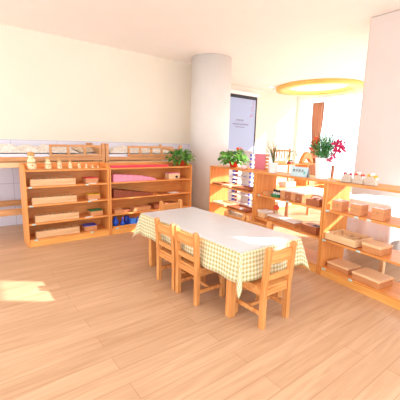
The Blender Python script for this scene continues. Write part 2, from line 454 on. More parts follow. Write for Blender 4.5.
u3 = shelf_unit('open-backed low shelf at the right edge with wooden trays and cube boxes', lb(-1.935), RB, 1.01, LB, .33, False, 0, [(.04,.638),(.33,.638),(.44,.638),(.035,.357),(.38,.357),(.06,.085),(.34,.085)], 'open-backed shelves on the right')
# a further shelf behind, along the other direction
u4 = shelf_unit('open shelf far behind the right-hand row, wooden arch on top', (4.42,3.72,0), 0, 1.16, [.86,.43,.06], .3, False, 0, (), 'open shelves in the bay')
u5 = shelf_unit('open shelf in the bay, partly hidden by the white flower pot', (5.585,3.72,0), 0, .76, [.86,.43,.06], .3, False, 0, (), 'open shelves in the bay')

# ------------------------------------------------------------------ contents of the left shelf
def at(x, dy, z): return (x, YA+dy, z)
cb = thing('cylinder_block', 'long pale wooden block with ten knobbed cylinders, topmost shelf of the left unit', 'cylinder block', at(.62,.03,.691), 0, 'knobbed cylinder blocks')
MB().box(0,0,0,.49,.08,.078).build('block', 'block', cb, bevel=.003)
for k in range(10):
    MB().lathe([(.017,.0785),(.017,.082),(.004,.083),(.004,.092),(.009,.094),(.009,.1),(.003,.103)], .035+.0467*k, .04, 0, 12).build('knob', 'knob', cb, smooth=False)
dup(cb, at(.625,.03,.481), 0, 'long pale wooden block with ten knobbed cylinders, second shelf down on the left')
dup(cb, at(.645,.03,.271), 0, 'long pale wooden block with ten knobbed cylinders, third shelf down on the left')
dup(cb, at(.645,.03,.086), 0, 'long pale wooden block with ten knobbed cylinders on the lowest shelf')
for col, x, z, lab in (('redrod',1.235,.691,'red'),('yellow',1.255,.481,'yellow'),('green',1.285,.271,'green'),('bluep',1.2,.086,'blue')):
    t = thing('material_box', 'small tan wooden box with a %s top, beside the cylinder block' % lab, 'box', at(x,.045,z), 0, 'colour-topped wooden boxes')
    MB().box(0,0,0,.155,.13,.062).build('box_body', 'tan', t, bevel=.003)
    MB().box(-.003,-.003,.0625,.158,.133,.071).build('lid', col, t, bevel=.003)
for x, z, rz, l in ((1.21,.271,.35,'loose white paper cards on the shelf before the green-topped box'),(1.26,.691,.1,'white card lying in front of the red-topped box'),(1.27,.481,.1,'white card lying in front of the yellow-topped box')):
    t = MB().box(0,0,.0005, .09,.04,.004).box(.012,.006,.0042,.098,.038,.006).build('paper_card', 'card'); t.location = at(x,.004,z); t.rotation_euler = (0,0,rz*.3); tag(t, l, 'card', 'loose cards on the left shelf')

# wooden nesting dolls on the top
def doll(h, x, label):
    t = thing('nesting_doll', label, 'doll', at(x,.085,.878), 0, 'pale figures in falling size on the left shelf')
    s = h
    MB().lathe([(.20*s,0),(.235*s,.04*s),(.24*s,.3*s),(.21*s,.37*s),(.225*s,.46*s),(.2*s,.56*s),(.13*s,.62*s)], seg=20).build('body', 'cream', t, smooth=True)
    MB().ball((0,0,.76*s), .17*s, 14, 9, 1.15).build('head', 'cream', t, smooth=True)
    MB().lathe([(.12*s,.9*s),(.18*s,.84*s),(.19*s,.78*s),(.2*s,.8*s),(.19*s,.9*s),(.13*s,.98*s),(.04*s,1.0*s)], 0, .012*s, 0, 16).build('hair', 'tanhair', t, smooth=True)
    MB().lathe([(.226*s,.36*s),(.24*s,.38*s),(.232*s,.42*s)], seg=20).build('sash', 'tanhair', t, smooth=True)
    MB().ball((-.06*s,-.165*s,.78*s), .018*s, 8, 5).ball((.05*s,-.165*s,.78*s), .018*s, 8, 5).build('eyes', 'dark', t)
    MB().ball((0,-.24*s,.24*s), .05*s, 10, 6).build('button', 'tanhair', t, smooth=True)
dl_ = ['largest pale wooden figure at the left end of the shelf top', 'second largest pale wooden figure with ochre cap', 'third pale figure from the left on the shelf top',
       'fourth pale figure from the left, about half the tallest', 'fifth pale figure from the left on the shelf top', 'small pale figure, sixth of the row', 'tiny pale figure, second from the right end of the row', 'tiniest pale figure at the right end of the row']
for (h, x), l in zip(((.2,.655),(.145,.825),(.115,.95),(.095,1.07),(.078,1.175),(.062,1.262),(.05,1.338),(.04,1.405)), dl_): doll(h, x, l)

# red rods on the second unit
for k, (L, y) in enumerate(((.86,.03),(.78,.062),(.7,.094),(.62,.126))):
    o = MB().box(0,0,0, L,.026,.026).build('red_rod', 'redrod', bevel=.002); o.location = at(1.555,y,.877)
    tag(o, ['long red counting rod nearest the front edge of the shelf top','red rod lying second from the front edge','red rod lying third from the front edge','shortest red rod, lying at the back of the set'][k], 'rod', 'red rods on the shelf top')
for x, y, n in ((2.445,.05,'left'),(2.51,.09,'right')):
    o = MB().box(0,0,0,.05,.03,.03).build('rod_piece', 'brown', bevel=.002); o.location = at(x,y,.877)
    tag(o, 'short dark red block by the red pot, %s of the two' % n, 'block', 'short dark blocks')

# pink cubes
x = 1.585; ords = ['largest','second largest','third largest','fourth largest','fifth largest','fifth smallest','fourth smallest','third smallest','second smallest','smallest']
hs = [.1,.093,.086,.078,.07,.06,.05,.04,.03,.02]
for k, s in enumerate(hs):
    w = .075 if k < 5 else .055
    s2 = s; o = MB().box(0,0,0, s2,s2,s2).build('pink_cube', 'pink', bevel=.002); o.location = at(x,.03,.691); x += s2+.0008
    tag(o, '%s cube in the row of pink cubes' % ords[k], 'cube', 'pink tower cubes')
x = 1.585
for k in range(10):
    h = .11-.0092*k
    o = MB().box(0,0,0, .0575,.19,h).build('brown_prism', 'brown', bevel=.002); o.location = at(x,.03,.481); x += .0583
    tag(o, '%s prism in the row of brown stair blocks' % ords[k].replace('largest','tallest').replace('smallest','lowest'), 'block', 'brown stair prisms')
t = thing('wooden_box', 'pale wooden box with a round dark hole in its front', 'box', at(2.44,.05,.691))
MB().box(0,0,0,.19,.12,.075).build('box_body', 'palewood', t, bevel=.004)
MB().box(-.004,-.004,.0755,.194,.124,.088).build('lid', 'pink', t, bevel=.003)
MB().prism([(.13+.022*cos(k*pi/10), .03+.018*sin(k*pi/10)) for k in range(20)], -.002, .001, 1).build('hole', 'dark', t)
o = MB().box(0,0,0,.15,.12,.006).box(.005,.0,.006,.012,.12,.012).build('flat_tray', 'boxbrown', bevel=.002); o.location = at(2.3,.03,.481); tag(o, 'thin brown tray lying right of the brown stair', 'tray')
o = MB().box(0,0,0,.14,.11,.005).box(.02,.02,.0052,.13,.1,.009).build('white_card_stack', 'card'); o.location = at(2.47,.03,.481); tag(o, 'white cards stacked at the right of the middle shelf', 'cards')
for (x0,w,dy,dp,h,mt_,l) in ((1.59,.115,.02,.1,.055,'tan','small tan box at the left of the second lowest shelf'),(1.712,.13,.05,.1,.036,'boxbrown','low brown box between two tan boxes'),
        (1.86,.26,.02,.12,.06,'tan','long tan wooden box left of the far chair back'),(2.2,.4,.06,.18,.06,'boxbrown','wide brown box on the shelf behind the far chair')):
    t = thing('wooden_box', l, 'box', at(x0,dy,.271), 0, 'plain boxes on the second lowest shelf')
    MB().box(0,0,0,w,dp,h*.8).build('box_body', mt_, t, bevel=.003)
    MB().box(-.003,-.003,h*.8+.0005,w+.003,dp+.003,h).build('lid', mt_, t, bevel=.003)
# blue solids
def solid(mb, mat, x, dy, l, smooth=True, name='blue_solid'):
    o = mb.build(name, mat, smooth=smooth, bevel=0 if smooth else .002); o.location = at(x,dy,.093); tag(o, l, 'geometric solid', 'blue geometric solids')
o = MB().box(0,0,0,.43,.17,.006).box(0,0,.006,.43,.008,.018).box(0,.162,.006,.43,.17,.018).box(0,.008,.006,.008,.162,.018).box(.422,.008,.006,.43,.162,.018).build('solids_tray','edge', bevel=.002); o.location = at(1.56,.02,.0855); tag(o,'shallow orange wooden tray under the blue solids','tray')
solid(MB().lathe([(.02,0),(.036,.012),(.043,.05),(.036,.085),(.02,.1),(.019,.118),(.026,.124)], seg=22), 'bluep', 1.62,.08,'blue egg-shaped solid with a neck, leftmost on the lowest shelf')
solid(MB().lathe([(.026,0),(.034,.012),(.03,.035),(.014,.06),(.007,.1),(.004,.112)], seg=22), 'bluep', 1.718,.07,'small blue pointed solid with a round foot')
solid(MB().lathe([(.033,0),(.034,.003),(.034,.112),(.032,.115)], seg=24), 'blued', 1.79,.1,'tall dark blue cylinder solid')
solid(MB().box(-.038,-.038,0,.038,.038,.085), 'bluel', 1.858,.065,'bright light blue cube solid', False)
mbp = MB(); mbp.v=[(-.04,-.04,0),(.04,-.04,0),(.04,.04,0),(-.04,.04,0),(0,0,.1)]; mbp.f=[[0,3,2,1],[0,1,4],[1,2,4],[2,3,4],[3,0,4]]
solid(mbp, 'bluel', 1.942,.075,'light blue pyramid solid at the right of the tray', False)

# ------------------------------------------------------------------ plants
def pothos(loc, label, seed, rx=.2, h=.2):
    rn = random.Random(seed)
    t = thing('potted_plant', label, 'plant', loc, 0, 'pothos plants in red pots')
    MB().lathe([(.042,0),(.048,.004),(.06,.062),(.066,.064),(.066,.08),(.058,.08),(.055,.066)], seg=24).build('pot', 'red', t, smooth=True)
    MB().lathe([(.054,.055),(.054,.065)], seg=20).build('soil', 'soil', t)
    lf = MB(); lf.open = True; st = MB()
    for i in range(190):
        a = rn.uniform(0, 2*pi); e = rn.uniform(-.35, 1.35); rr = rn.uniform(.5,1.0)
        p = Vector((cos(a)*cos(e)*rx*rr, sin(a)*cos(e)*rx*.62*rr, .115+sin(e)*h*.72*rr))
        if p.y < 0 and abs(p.x) < .08 and p.z < .1: p.z += .07
        if p.z < .03: p.z = .03+rn.random()*.03
        d = Vector((cos(a), sin(a)*.8, rn.uniform(-.6,.35)))
        L = rn.uniform(.045,.075)
        up = Vector((rn.uniform(-.4,.4), rn.uniform(-.7,.1), 1))
        lf.leaf(p, d, up, L, L*.72, .2, .35)
        if i % 5 == 0:
            st.tube([(0,0,.07), (p.x*.4,p.y*.4,max(p.z,.1)*1.0), tuple(p)], .0018, 5)
    for tr in range(3):   # trailing shoots over the shelf edge
        a = rn.uniform(-2.6,-.6); q = [Vector((cos(a)*.05*k, sin(a)*.035*k, .07+.05*math.sin(k*.6)-.012*k)) for k in range(5)]
        for k in range(1,5):
            lf.leaf(q[k], (cos(a),sin(a),-.5), (0,0,1), .055, .04)
        st.tube([tuple(v) for v in q], .002, 5)
    lf.v = [(a,b,max(c,.005)) if b > -.12 else (a,b,c) for a,b,c in lf.v]
    lf.build('foliage', 'leaf', t); st.build('stems', 'leaf', t)
pothos(at(2.70,.13,.877), 'bushy green pothos in a red pot at the end of the left shelf', 5, .24, .21)
pothos(tuple(PB(-3.585, 2.55, .901)), 'bushy green pothos in a red pot beside the round column', 9, .23, .19)

# tall white pot with flowers
t = thing('flower_pot', 'tall white ribbed pot with green sprigs, magenta and orange blossoms', 'plant', tuple(PB(-2.085,2.53,.901)), RB); t.scale = (.86,.9,.98)
pt = MB(); seg = 48
for z, s in ((0,.047),(.004,.05),(.2,.064),(.207,.064),(.207,.057),(.17,.053)):
    for i in range(seg):
        a = 2*pi*i/seg; k = max(abs(cos(a)),abs(sin(a)))**.72
        rr = s/k*(1+.02*(i%2)); pt.v.append((rr*cos(a), rr*sin(a), z))
for j in range(5):
    for i in range(seg): pt.f.append([j*seg+i, j*seg+(i+1)%seg, (j+1)*seg+(i+1)%seg, (j+1)*seg+i])
pt.f.append(list(reversed(range(seg)))); pt.f.append([5*seg+i for i in range(seg)])
pt.build('pot', 'ceramic', t)
rn = random.Random(21)
st = MB(); lf = MB(); lf.open = True; mg = MB(); og = MB()
for i in range(84):
    a = rn.uniform(-1.3,.9); dy = rn.uniform(-.6,.6); L = rn.uniform(.13,.27)
    base = Vector((rn.uniform(-.035,.035), rn.uniform(-.035,.035), .19))
    tip = base + Vector((sin(a)*L*.85, dy*L*.5, cos(a)*L))
    midp = (base+tip)/2 + Vector((0,0,.02))
    st.tube([tuple(base),tuple(midp),tuple(tip)], .0016, 5)
    for k in range(13):
        u = .2+.8*k/12; p = base.lerp(midp,u*2) if u<.5 else midp.lerp(tip,(u-.5)*2)
        q = rn.uniform(0,2*pi); lf.leaf(p, (cos(q),sin(q),.6), (0,0,1), rn.uniform(.024,.042), .015, .1, .2)
def blossom(mb, c, r, n):
    for k in range(n):
        mb.ball((c[0]+rn.gauss(0,r), c[1]+rn.gauss(0,r), c[2]+rn.gauss(0,r)), rn.uniform(.008,.014), 7, 4)
for x, z in ((.105,.24),(.13,.27),(.15,.30),(.175,.285),(.2,.30),(.225,.275),(.15,.255),(.115,.215),(.18,.26),(.165,.325),(.09,.2),(.135,.32)):
    x *= 1.12; z = .19+(z-.19)*1.3; y = rn.uniform(-.04,.04); st.tube([(.02,0,.19),(x*.6,y*.5,.19+(z-.19)*.7),(x,y,z)], .0018, 5); blossom(mg, (x,y,z), .014, 8)
for x, z in ((-.15,.32),(-.165,.3),(-.14,.29),(-.125,.34),(-.15,.27),(-.17,.33),(-.09,.35),(-.13,.25)):
    z = .19+(z-.19)*1.25; y = rn.uniform(-.04,.04); st.tube([(-.02,0,.19),(x*.6,y*.5,.19+(z-.19)*.7),(x,y,z)], .0018, 5); blossom(og, (x,y,z), .011, 7)
st.build('stems','leaf2',t); lf.build('foliage','leaf2',t); mg.build('magenta_blossom','magenta',t,smooth=True); og.build('orange_blossom','orange',t,smooth=True)

# small white pot with thin twigs
t = thing('twig_pot', 'small white pot with thin olive twigs, left of the sign card', 'plant', tuple(PB(-2.74,2.5,.901)), RB)
MB().lathe([(.045,0),(.048,.004),(.056,.115),(.058,.118),(.05,.118),(.048,.1)], seg=28).build('pot','ceramic',t,smooth=True)
st = MB(); lf = MB(); lf.open = True
for i in range(17):
    a = rn.uniform(0,2*pi); sp = rn.uniform(.02,.15); L = rn.uniform(.16,.26)
    tip = Vector((cos(a)*sp, sin(a)*sp*.6, .1+L)); st.tube([(0,0,.1),(tip.x*.4,tip.y*.4,.1+L*.55),tuple(tip)], .002, 5)
    for k in range(7):
        u = .35+.65*k/6; p = Vector((tip.x*u,tip.y*u,.1+L*u)); q = rn.uniform(0,2*pi)
        lf.leaf(p,(cos(q),sin(q),.4),(0,0,1),rn.uniform(.026,.04),.018,.1,.2)
st.build('stems','olive',t); lf.build('foliage','olive',t)

# ------------------------------------------------------------------ contents of the open-backed shelves
def pb(t_, dd, z): return tuple(PB(t_, DB+dd, z))
# sign card
t = thing('sign_card', 'pale blue tented sign card with four dark characters', 'sign', pb(-2.455,.06,.901), RB)
ca = MB(); ca.v=[(0,0,0),(.225,0,0),(.225,.028,.098),(0,.028,.098),(.225,.056,0),(0,.056,0),(0,.003,0),(.225,.003,0),(.225,.028,.094),(0,.028,.094),(.225,.053,0),(0,.053,0)]
ca.f=[[0,1,2,3],[3,2,4,5],[6,9,8,7],[9,11,10,8],[0,3,9,6],[3,5,11,9],[1,7,8,2],[2,8,10,4],[0,6,7,1],[4,10,11,5]]
ca.build('card','lightcard' if 'lightcard' in M else 'teal',t)
M['signpaper'] = plain('pale_blue_sign_paper', (190,216,222), .5, .04, 14)
t.children[0].data.materials[0] = M['signpaper']
for k, chs in enumerate(['数','学','教','具']):
    cd = bpy.data.curves.new('character','FONT'); cd.body = chs; cd.size = .033; cd.extrude = .0004; cd.materials.append(M['dark'])
    tmp = bpy.data.objects.new('tmp', cd); COL.objects.link(tmp); dg = bpy.context.evaluated_depsgraph_get(); dg.update()
    me = bpy.data.meshes.new_from_object(tmp.evaluated_get(dg)); bpy.data.objects.remove(tmp); me.name = 'character'
    o = bpy.data.objects.new('character', me); COL.objects.link(o); o.parent = t
    o.location = (.028+.038*k, .0125, .047); o.rotation_euler = (math.atan2(.098,.028),0,0)
o = MB().prism([(.175,.03),(.198,.025),(.205,.045),(.19,.062),(.178,.05)], 0, .0006, 1).build('leaf_print','green',t)
o.data.transform(Matrix.Shear('XY',4,(0,0))) if False else None
for v in o.data.vertices: v.co.y = v.co.y - .0012 + v.co.z*.028/.098
o.data.materials[0] = plain('mint_print',(110,190,180),.5)

# half-round grey holders on the right unit
for k, (tt, cols, l) in enumerate(((-1.795,('magenta','card'),'grey half-round holder with pink tufts, nearest the tall flower pot'),(-1.685,('orange','card'),'grey half-round holder with orange and white tufts, middle of three'),(-1.57,('yellowp','card'),'grey half-round holder with a yellow tuft, at the picture edge'))):
    t = thing('desk_holder', l, 'holder', pb(tt,.09,.9015), RB, 'grey holders on the right shelf')
    pts = [(-.05,0),(.05,0)]+[(.05*cos(a)**.8 if cos(a)>0 else -.05*abs(cos(a))**.8, .075*sin(a)) for a in [pi*j/14 for j in range(1,14)]]
    MB().prism(pts, -.02, .02, 1).build('body','greyfelt',t,bevel=.006)
    for j,(fx,fz) in enumerate(((-.025,.078),(.006,.09),(.034,.074),(.04,.055))):
        m_ = MB(); 
        for q in range(6): m_.ball((fx+.011*cos(q), rn.uniform(-.01,.01), fz+.007*sin(q)), .007, 8, 5)
        m_.build('tuft', cols[j%2] if j!=3 else 'card', t, smooth=True)
o = MB().box(0,0,0,.13,.07,.008).build('flat_plate','edge',bevel=.002); o.location = pb(-1.91,.08,.9005); o.rotation_euler=(0,0,RB); tag(o,'flat wooden plate lying right of the tall white pot','plate')
o = MB().box(0,0,0,.03,.03,.16).build('wooden_post','boxbrown',bevel=.003); o.scale=(.5,1,.8); o.location = pb(-2.11,.27,.9005); o.rotation_euler=(0,0,RB); tag(o,'narrow brown upright block behind the tall white pot','block')

# cube boxes with a small knob
def cube_box(tt, dd, z, l, s=.1, h=.092, w=None):
    t = thing('cube_box', l, 'box', pb(tt,dd,z), RB, 'wooden cube boxes on the right unit')
    MB().box(0,0,0,w or s,s,h).build('box_body','tan',t,bevel=.003)
    MB().box(.006,.006,h+.0005,(w or s)-.006,s-.006,h+.008).build('lid','card',t,bevel=.002)
    MB().ball(((w or s)/2,-.004,h*.62),.007,10,6).build('knob','knob',t,smooth=True)
cube_box(-1.875,.03,.639,'tan cube box with white lid, left one on the upper shelf at right')
cube_box(-1.69,.03,.639,'tan cube box with white lid, middle one on the upper shelf at right')
cube_box(-1.5,.03,.639,'tan cube box at the picture edge on the upper shelf')
# compartment tray
t = thing('sorting_tray', 'wide shallow pale tray with wooden compartments', 'tray', pb(-1.905,.01,.358), RB)
MB().box(0,0,0,.31,.25,.008).build('base','boxbrown',t)
for b in ((0,0,.008,.31,.01,.07),(0,.24,.008,.31,.25,.07),(0,.01,.008,.01,.24,.07),(.3,.01,.008,.31,.24,.07)): MB().box(*b).build('side','palewood',t,bevel=.002)
MB().box(.1,.011,.009,.106,.239,.055).box(.2,.011,.009,.206,.239,.055).box(.011,.12,.009,.099,.126,.055).box(.107,.12,.009,.199,.126,.055).box(.207,.12,.009,.299,.126,.055).build('divider','palewood',t)
def inner(x,y,mt,l,w=.07,d=.09,h=.012):
    o = MB().box(0,0,0,w,d,h).build('tile_stack',mt,bevel=.002); p = PB(-1.905+x, DB+.01+y, .3665); o.location=tuple(p); o.rotation_euler=(0,0,RB); tag(o,l,'tiles','tiles in the sorting tray')
inner(.015,.02,'card','white tiles in the front left compartment of the tray'); inner(.115,.02,'tan','tan tiles in the front middle compartment'); inner(.215,.02,'tan','tan tiles in the front right compartment')
inner(.015,.135,'card','white tiles in the back left compartment'); inner(.115,.135,'boxbrown','reddish tiles in the back middle compartment'); inner(.215,.135,'boxbrown','reddish tiles in the back right compartment')
def flat_box(tt,dd,z,w,d,h,mt,l,lid='palewood',grp='flat lidded boxes'):
    t = thing('flat_box', l, 'box', pb(tt,dd,z), RB, grp)
    MB().box(0,0,0,w,d,h*.72).build('box_body',mt,t,bevel=.003)
    MB().box(-.003,-.003,h*.72+.0005,w+.003,d+.003,h).build('lid',lid,t,bevel=.003)
    return t
flat_box(-1.54,.02,.358,.16,.16,.075,'tan','tan lidded box right of the sorting tray, at the picture edge')
flat_box(-1.88,.05,.086,.22,.18,.06,'tan','flat tan lidded box on the lowest shelf, left of two')
flat_box(-1.6,.02,.086,.24,.2,.07,'tan','flat tan lidded box on the lowest shelf, right of two')
# middle unit, upper shelf
o = MB().box(0,0,0,.09,.1,.045).build('small_block','tan',bevel=.003); o.location=pb(-2.83,.03,.639); o.rotation_euler=(0,0,RB); tag(o,'small pinkish wooden block beside the green knobbed holder','block')
t = thing('peg_holder','green holder with three black-topped white pegs','peg holder', pb(-2.70,.04,.639), RB)
MB().box(0,0,0,.12,.06,.03).build('base','green',t,bevel=.003)
for k in range(3):
    MB().lathe([(.013,.0305),(.013,.05),(.01,.055)],.022+.038*k,.03,0,14).build('peg','card',t,smooth=True)
    MB().lathe([(.008,.0555),(.014,.062),(.014,.078),(.006,.085)],.022+.038*k,.03,0,14).build('peg_cap','dark',t,smooth=True)
t = thing('drawer_cabinet','wooden box with four small drawer fronts and white top','drawer box', pb(-2.545,.03,.639), RB)
MB().box(0,0.004,0,.31,.16,.09).build('case','tan',t,bevel=.003)
MB().box(0,0.0,.0905,.31,.16,.097).build('top','card',t,bevel=.002)
for k in range(4):
    d = MB().box(.006+.076*k,-.004,.006,.076+.076*k,.0035,.085).build('drawer','boxbrown' if k%2 else 'tan',t,bevel=.002)
    MB().ball((.041+.076*k,-.008,.038),.005,8,5).build('knob','card',d)
t = thing('basket','brown wooden caddy with two bays right of the drawer box','basket', pb(-2.18,.03,.639), RB)
MB().box(0,0,0,.16,.12,.008).box(0,0,.008,.16,.01,.06).box(0,.11,.008,.16,.12,.06).box(0,.01,.008,.01,.11,.06).box(.15,.01,.008,.16,.11,.06).box(.075,.01,.008,.085,.11,.06).build('body','boxbrown',t,bevel=.002)
MB().tube([(.005,.06,.06),(.03,.06,.09),(.08,.06,.1),(.13,.06,.09),(.155,.06,.06)],.005,8).build('handle','tan',t)
# middle unit, lower shelf
t = flat_box(-2.915,.04,.358,.13,.13,.085,'palewood','pale cube box with white lid on the middle shelf',lid='card',grp='boxes of the middle unit')
flat_box(-2.745,.05,.358,.42,.12,.06,'tan','long tan tray box with white lid just beyond the table',lid='card',grp='boxes of the middle unit')
t = thing('wooden_box','brown box with a black slot beside the unit divider','box', pb(-2.215,.03,.358), RB)
MB().box(0,0,0,.19,.14,.075).build('box_body','boxbrown',t,bevel=.003); MB().box(.11,.05,.0752,.175,.085,.079).build('slot','dark',t)
# small fruit under-shelf figures seen through the middle unit
t = thing('toy_figure','small orange and cream toy hanging under the upper shelf','toy', pb(-2.82,.25,.358), RB)
MB().lathe([(.03,0),(.034,.03),(.024,.06),(.03,.075)],seg=16).build('body','cream',t,smooth=True); MB().ball((0,0,.11),.036,14,9).build('head','orange',t,smooth=True)
# left open unit: trays
def tray(tt,dd,z,w,d,mt,l):
    t = thing('wooden_tray', l, 'tray', pb(tt,dd,z), RB, 'thin trays on the shelf beside the column')
    MB().box(0,0,0,w,d,.006).build('base',mt,t)
    MB().box(0,0,.006,w,.008,.024).box(0,d-.008,.006,w,d,.024).box(0,.008,.006,.008,d-.008,.024).box(w-.008,.008,.006,w,d-.008,.024).build('rim',mt,t,bevel=.002)
tray(-3.93,.01,.639,.24,.2,'boxbrown','dark thin tray at the left of the upper shelf by the column')
tray(-3.66,.01,.639,.17,.2,'palewood','pale thin tray in the middle of the upper shelf by the column')
tray(-3.44,.01,.639,.36,.22,'boxbrown','long brown tray on the upper shelf below the pothos')
tray(-3.93,.02,.358,.32,.2,'palewood','pale tray at the left of the lower shelf by the column')
tray(-3.55,.02,.358,.42,.22,'boxbrown','long brown tray on the lower shelf by the column')
o = MB().lathe([(.02,0),(.028,.008),(.028,.03),(.016,.04)],seg=14).build('small_cup','card',smooth=True); o.location=pb(-3.25,.05,.365+.001); tag(o,'tiny white cup in the brown tray on the lower shelf','cup')
# pink board standing on the first unit
t = thing('pink_board','upright pink board with pale frame at the shelf-top edge','board', pb(-3.33,.29,.901), RB)
MB().box(0,0,0,.21,.012,.2).build('panel','pinkboard',t,bevel=.002)
for k in range(5):
    MB().box(.213,-.002,.0+.042*k,.25,.03,.03+.042*k).build('side_block','tan',t,bevel=.002)
# red and white bowl by the pothos
o = MB().lathe([(.03,0),(.05,.02),(.052,.05),(.047,.05),(.04,.02)],seg=20).build('pale_bowl','palepink',smooth=True); o.location=pb(-3.62+.28,.2,.901); o.location = pb(-3.27,.08,.901); tag(o,'small pale pink bowl on the shelf top right of the pothos','bowl')

# ------------------------------------------------------------------ bead cabinet behind the first open unit
t = thing('bead_cabinet','tall white bead rack with blue, red and pale blue bead columns','bead rack', tuple(PB(-4.82,3.3,0)), RB)
W = 1.05
for x in (0,W-.015): MB().box(x,0,0,x+.015,.12,1.12).build('side_panel','white',t,bevel=.003)
for z in (.05,.2,.35,.5,.65,.8,.95,1.1): MB().box(.016,0,z,W-.016,.12,z+.01).build('shelf_board','white',t,bevel=.002)
MB().box(.3,.1,.062,.56,.11,1.098).build('back_panel','white',t)
for z in (.061,.211,.361,.511,.661,.811,.961):
    for (x,w,mt_,n) in ((.14,.055,'purple',2),(.235,.03,'bead_red',2),(.62,.028,'purple',2),(.72,.03,'lightblue',2)):
        for k in range(n):
            MB().box(x,.01,z+.004+.062*k,x+w,.05,z+.042+.062*k).build('bead_square',mt_,t,bevel=.006)
    MB().tube([(.33,.03,z+.01),(.4,.02,z+.03),(.47,.03,z+.012),(.54,.02,z+.03)],.005,6).build('bead_chain','bead_red' if z<.5 else 'purple',t)
for mt_, x, l in (('orange',.12,'orange'),('pink',.2,'pink')):
    o = MB().lathe([(.025,0),(.035,.02),(.03,.05)],seg=14).build('small_pot',mt_,smooth=True); o.location=tuple(PB(-4.78+x,3.4,1.116)); tag(o,'small %s pot on top of the white bead rack'%l,'pot')

# things on and around the bay shelves
t = thing('wooden_arch','orange wooden arch with cut-out standing on the bay shelf','toy arch',(5.70,3.82,.879),0)
pts = [(-.2,0),(-.12,0),(-.1,.04),(-.05,.085),(0,.095),(.05,.085),(.1,.04),(.12,0),(.2,0),(.185,.06),(.13,.15),(.06,.215),(0,.235),(-.06,.215),(-.13,.15),(-.185,.06)]
MB().prism([(x,z) for x,z in pts],0,.08,1).build('arch','shelf',t,bevel=.004)
MB().box(-.115,.02,0,.115,.06,.03).build('inner_block','palewood',t,bevel=.003)
for x,mt_,h,l in ((5.95,'boxbrown',.1,'brown box by the arch on the bay shelf'),(6.15,'bead_red',.08,'brick red box on the bay shelf behind the tall pot')):
    o = MB().box(0,0,0,.16,.14,h).build('storage_box',mt_,bevel=.004); o.location=(x,3.8,.879); tag(o,l,'box')
t = thing('bushy_plant','dark green leafy plant behind the wooden arch','plant',(5.44,3.99,.879))
MB().lathe([(.035,0),(.045,.06)],seg=14).build('pot','ceramic',t,smooth=True); lf=MB(); lf.open=True
for i in range(70):
    a=rn.uniform(0,2*pi); e=rn.uniform(0,1.4); p=(cos(a)*cos(e)*.12,sin(a)*cos(e)*.04,.09+sin(e)*.15); lf.leaf(p,(cos(a),sin(a)*.5,.2),(0,-.3,1),.05,.035)
lf.build('foliage','leaf',t)
t = thing('small_plant','small bright green sprig in a red bowl left of the arch','plant',(5.04,3.78,.879))
MB().lathe([(.03,0),(.05,.035)],seg=14).build('pot','red',t,smooth=True); lf=MB(); lf.open=True
for i in range(26):
    a=rn.uniform(0,2*pi); lf.leaf((0,0,.035),(cos(a),sin(a)*.5,rn.uniform(.3,1.4)),(0,-.3,1),.08,.02)
lf.build('foliage','leaf2',t)
for (x,z,w,d,h,mt_,l) in ((4.6,.448,.2,.2,.06,'tan','tan box on the middle level of the bay shelf'),(5.0,.448,.3,.2,.09,'card','white box on the middle level of the bay shelf'),(5.75,.448,.3,.2,.08,'tan','long tan box in the right bay shelf'),(4.8,.078,.4,.2,.1,'card','white box on the lowest level of the bay shelf')):
    o = MB().box(0,0,0,w,d,h).build('storage_box',mt_,bevel=.004); o.location=(x,3.78,z-.012+.001-.006); tag(o,l,'box')
t = thing('dotted_box','orange box with a white top edged in coloured dots, on the bay shelf','box',(4.56,3.76,.879))
MB().box(0,0,0,.36,.16,.06).build('box_body','edge',t,bevel=.003); w_ = MB().box(-.01,-.01,.0605,.37,.17,.095).build('lid','white',t,bevel=.003)
for k in range(8): MB().prism([(.02+.046*k+.012*cos(a*pi/5), .078+.012*sin(a*pi/5)) for a in range(10)],-.013,-.0095,1).build('dot',('pink','lightblue','redrod','yellowp')[k%4],w_)
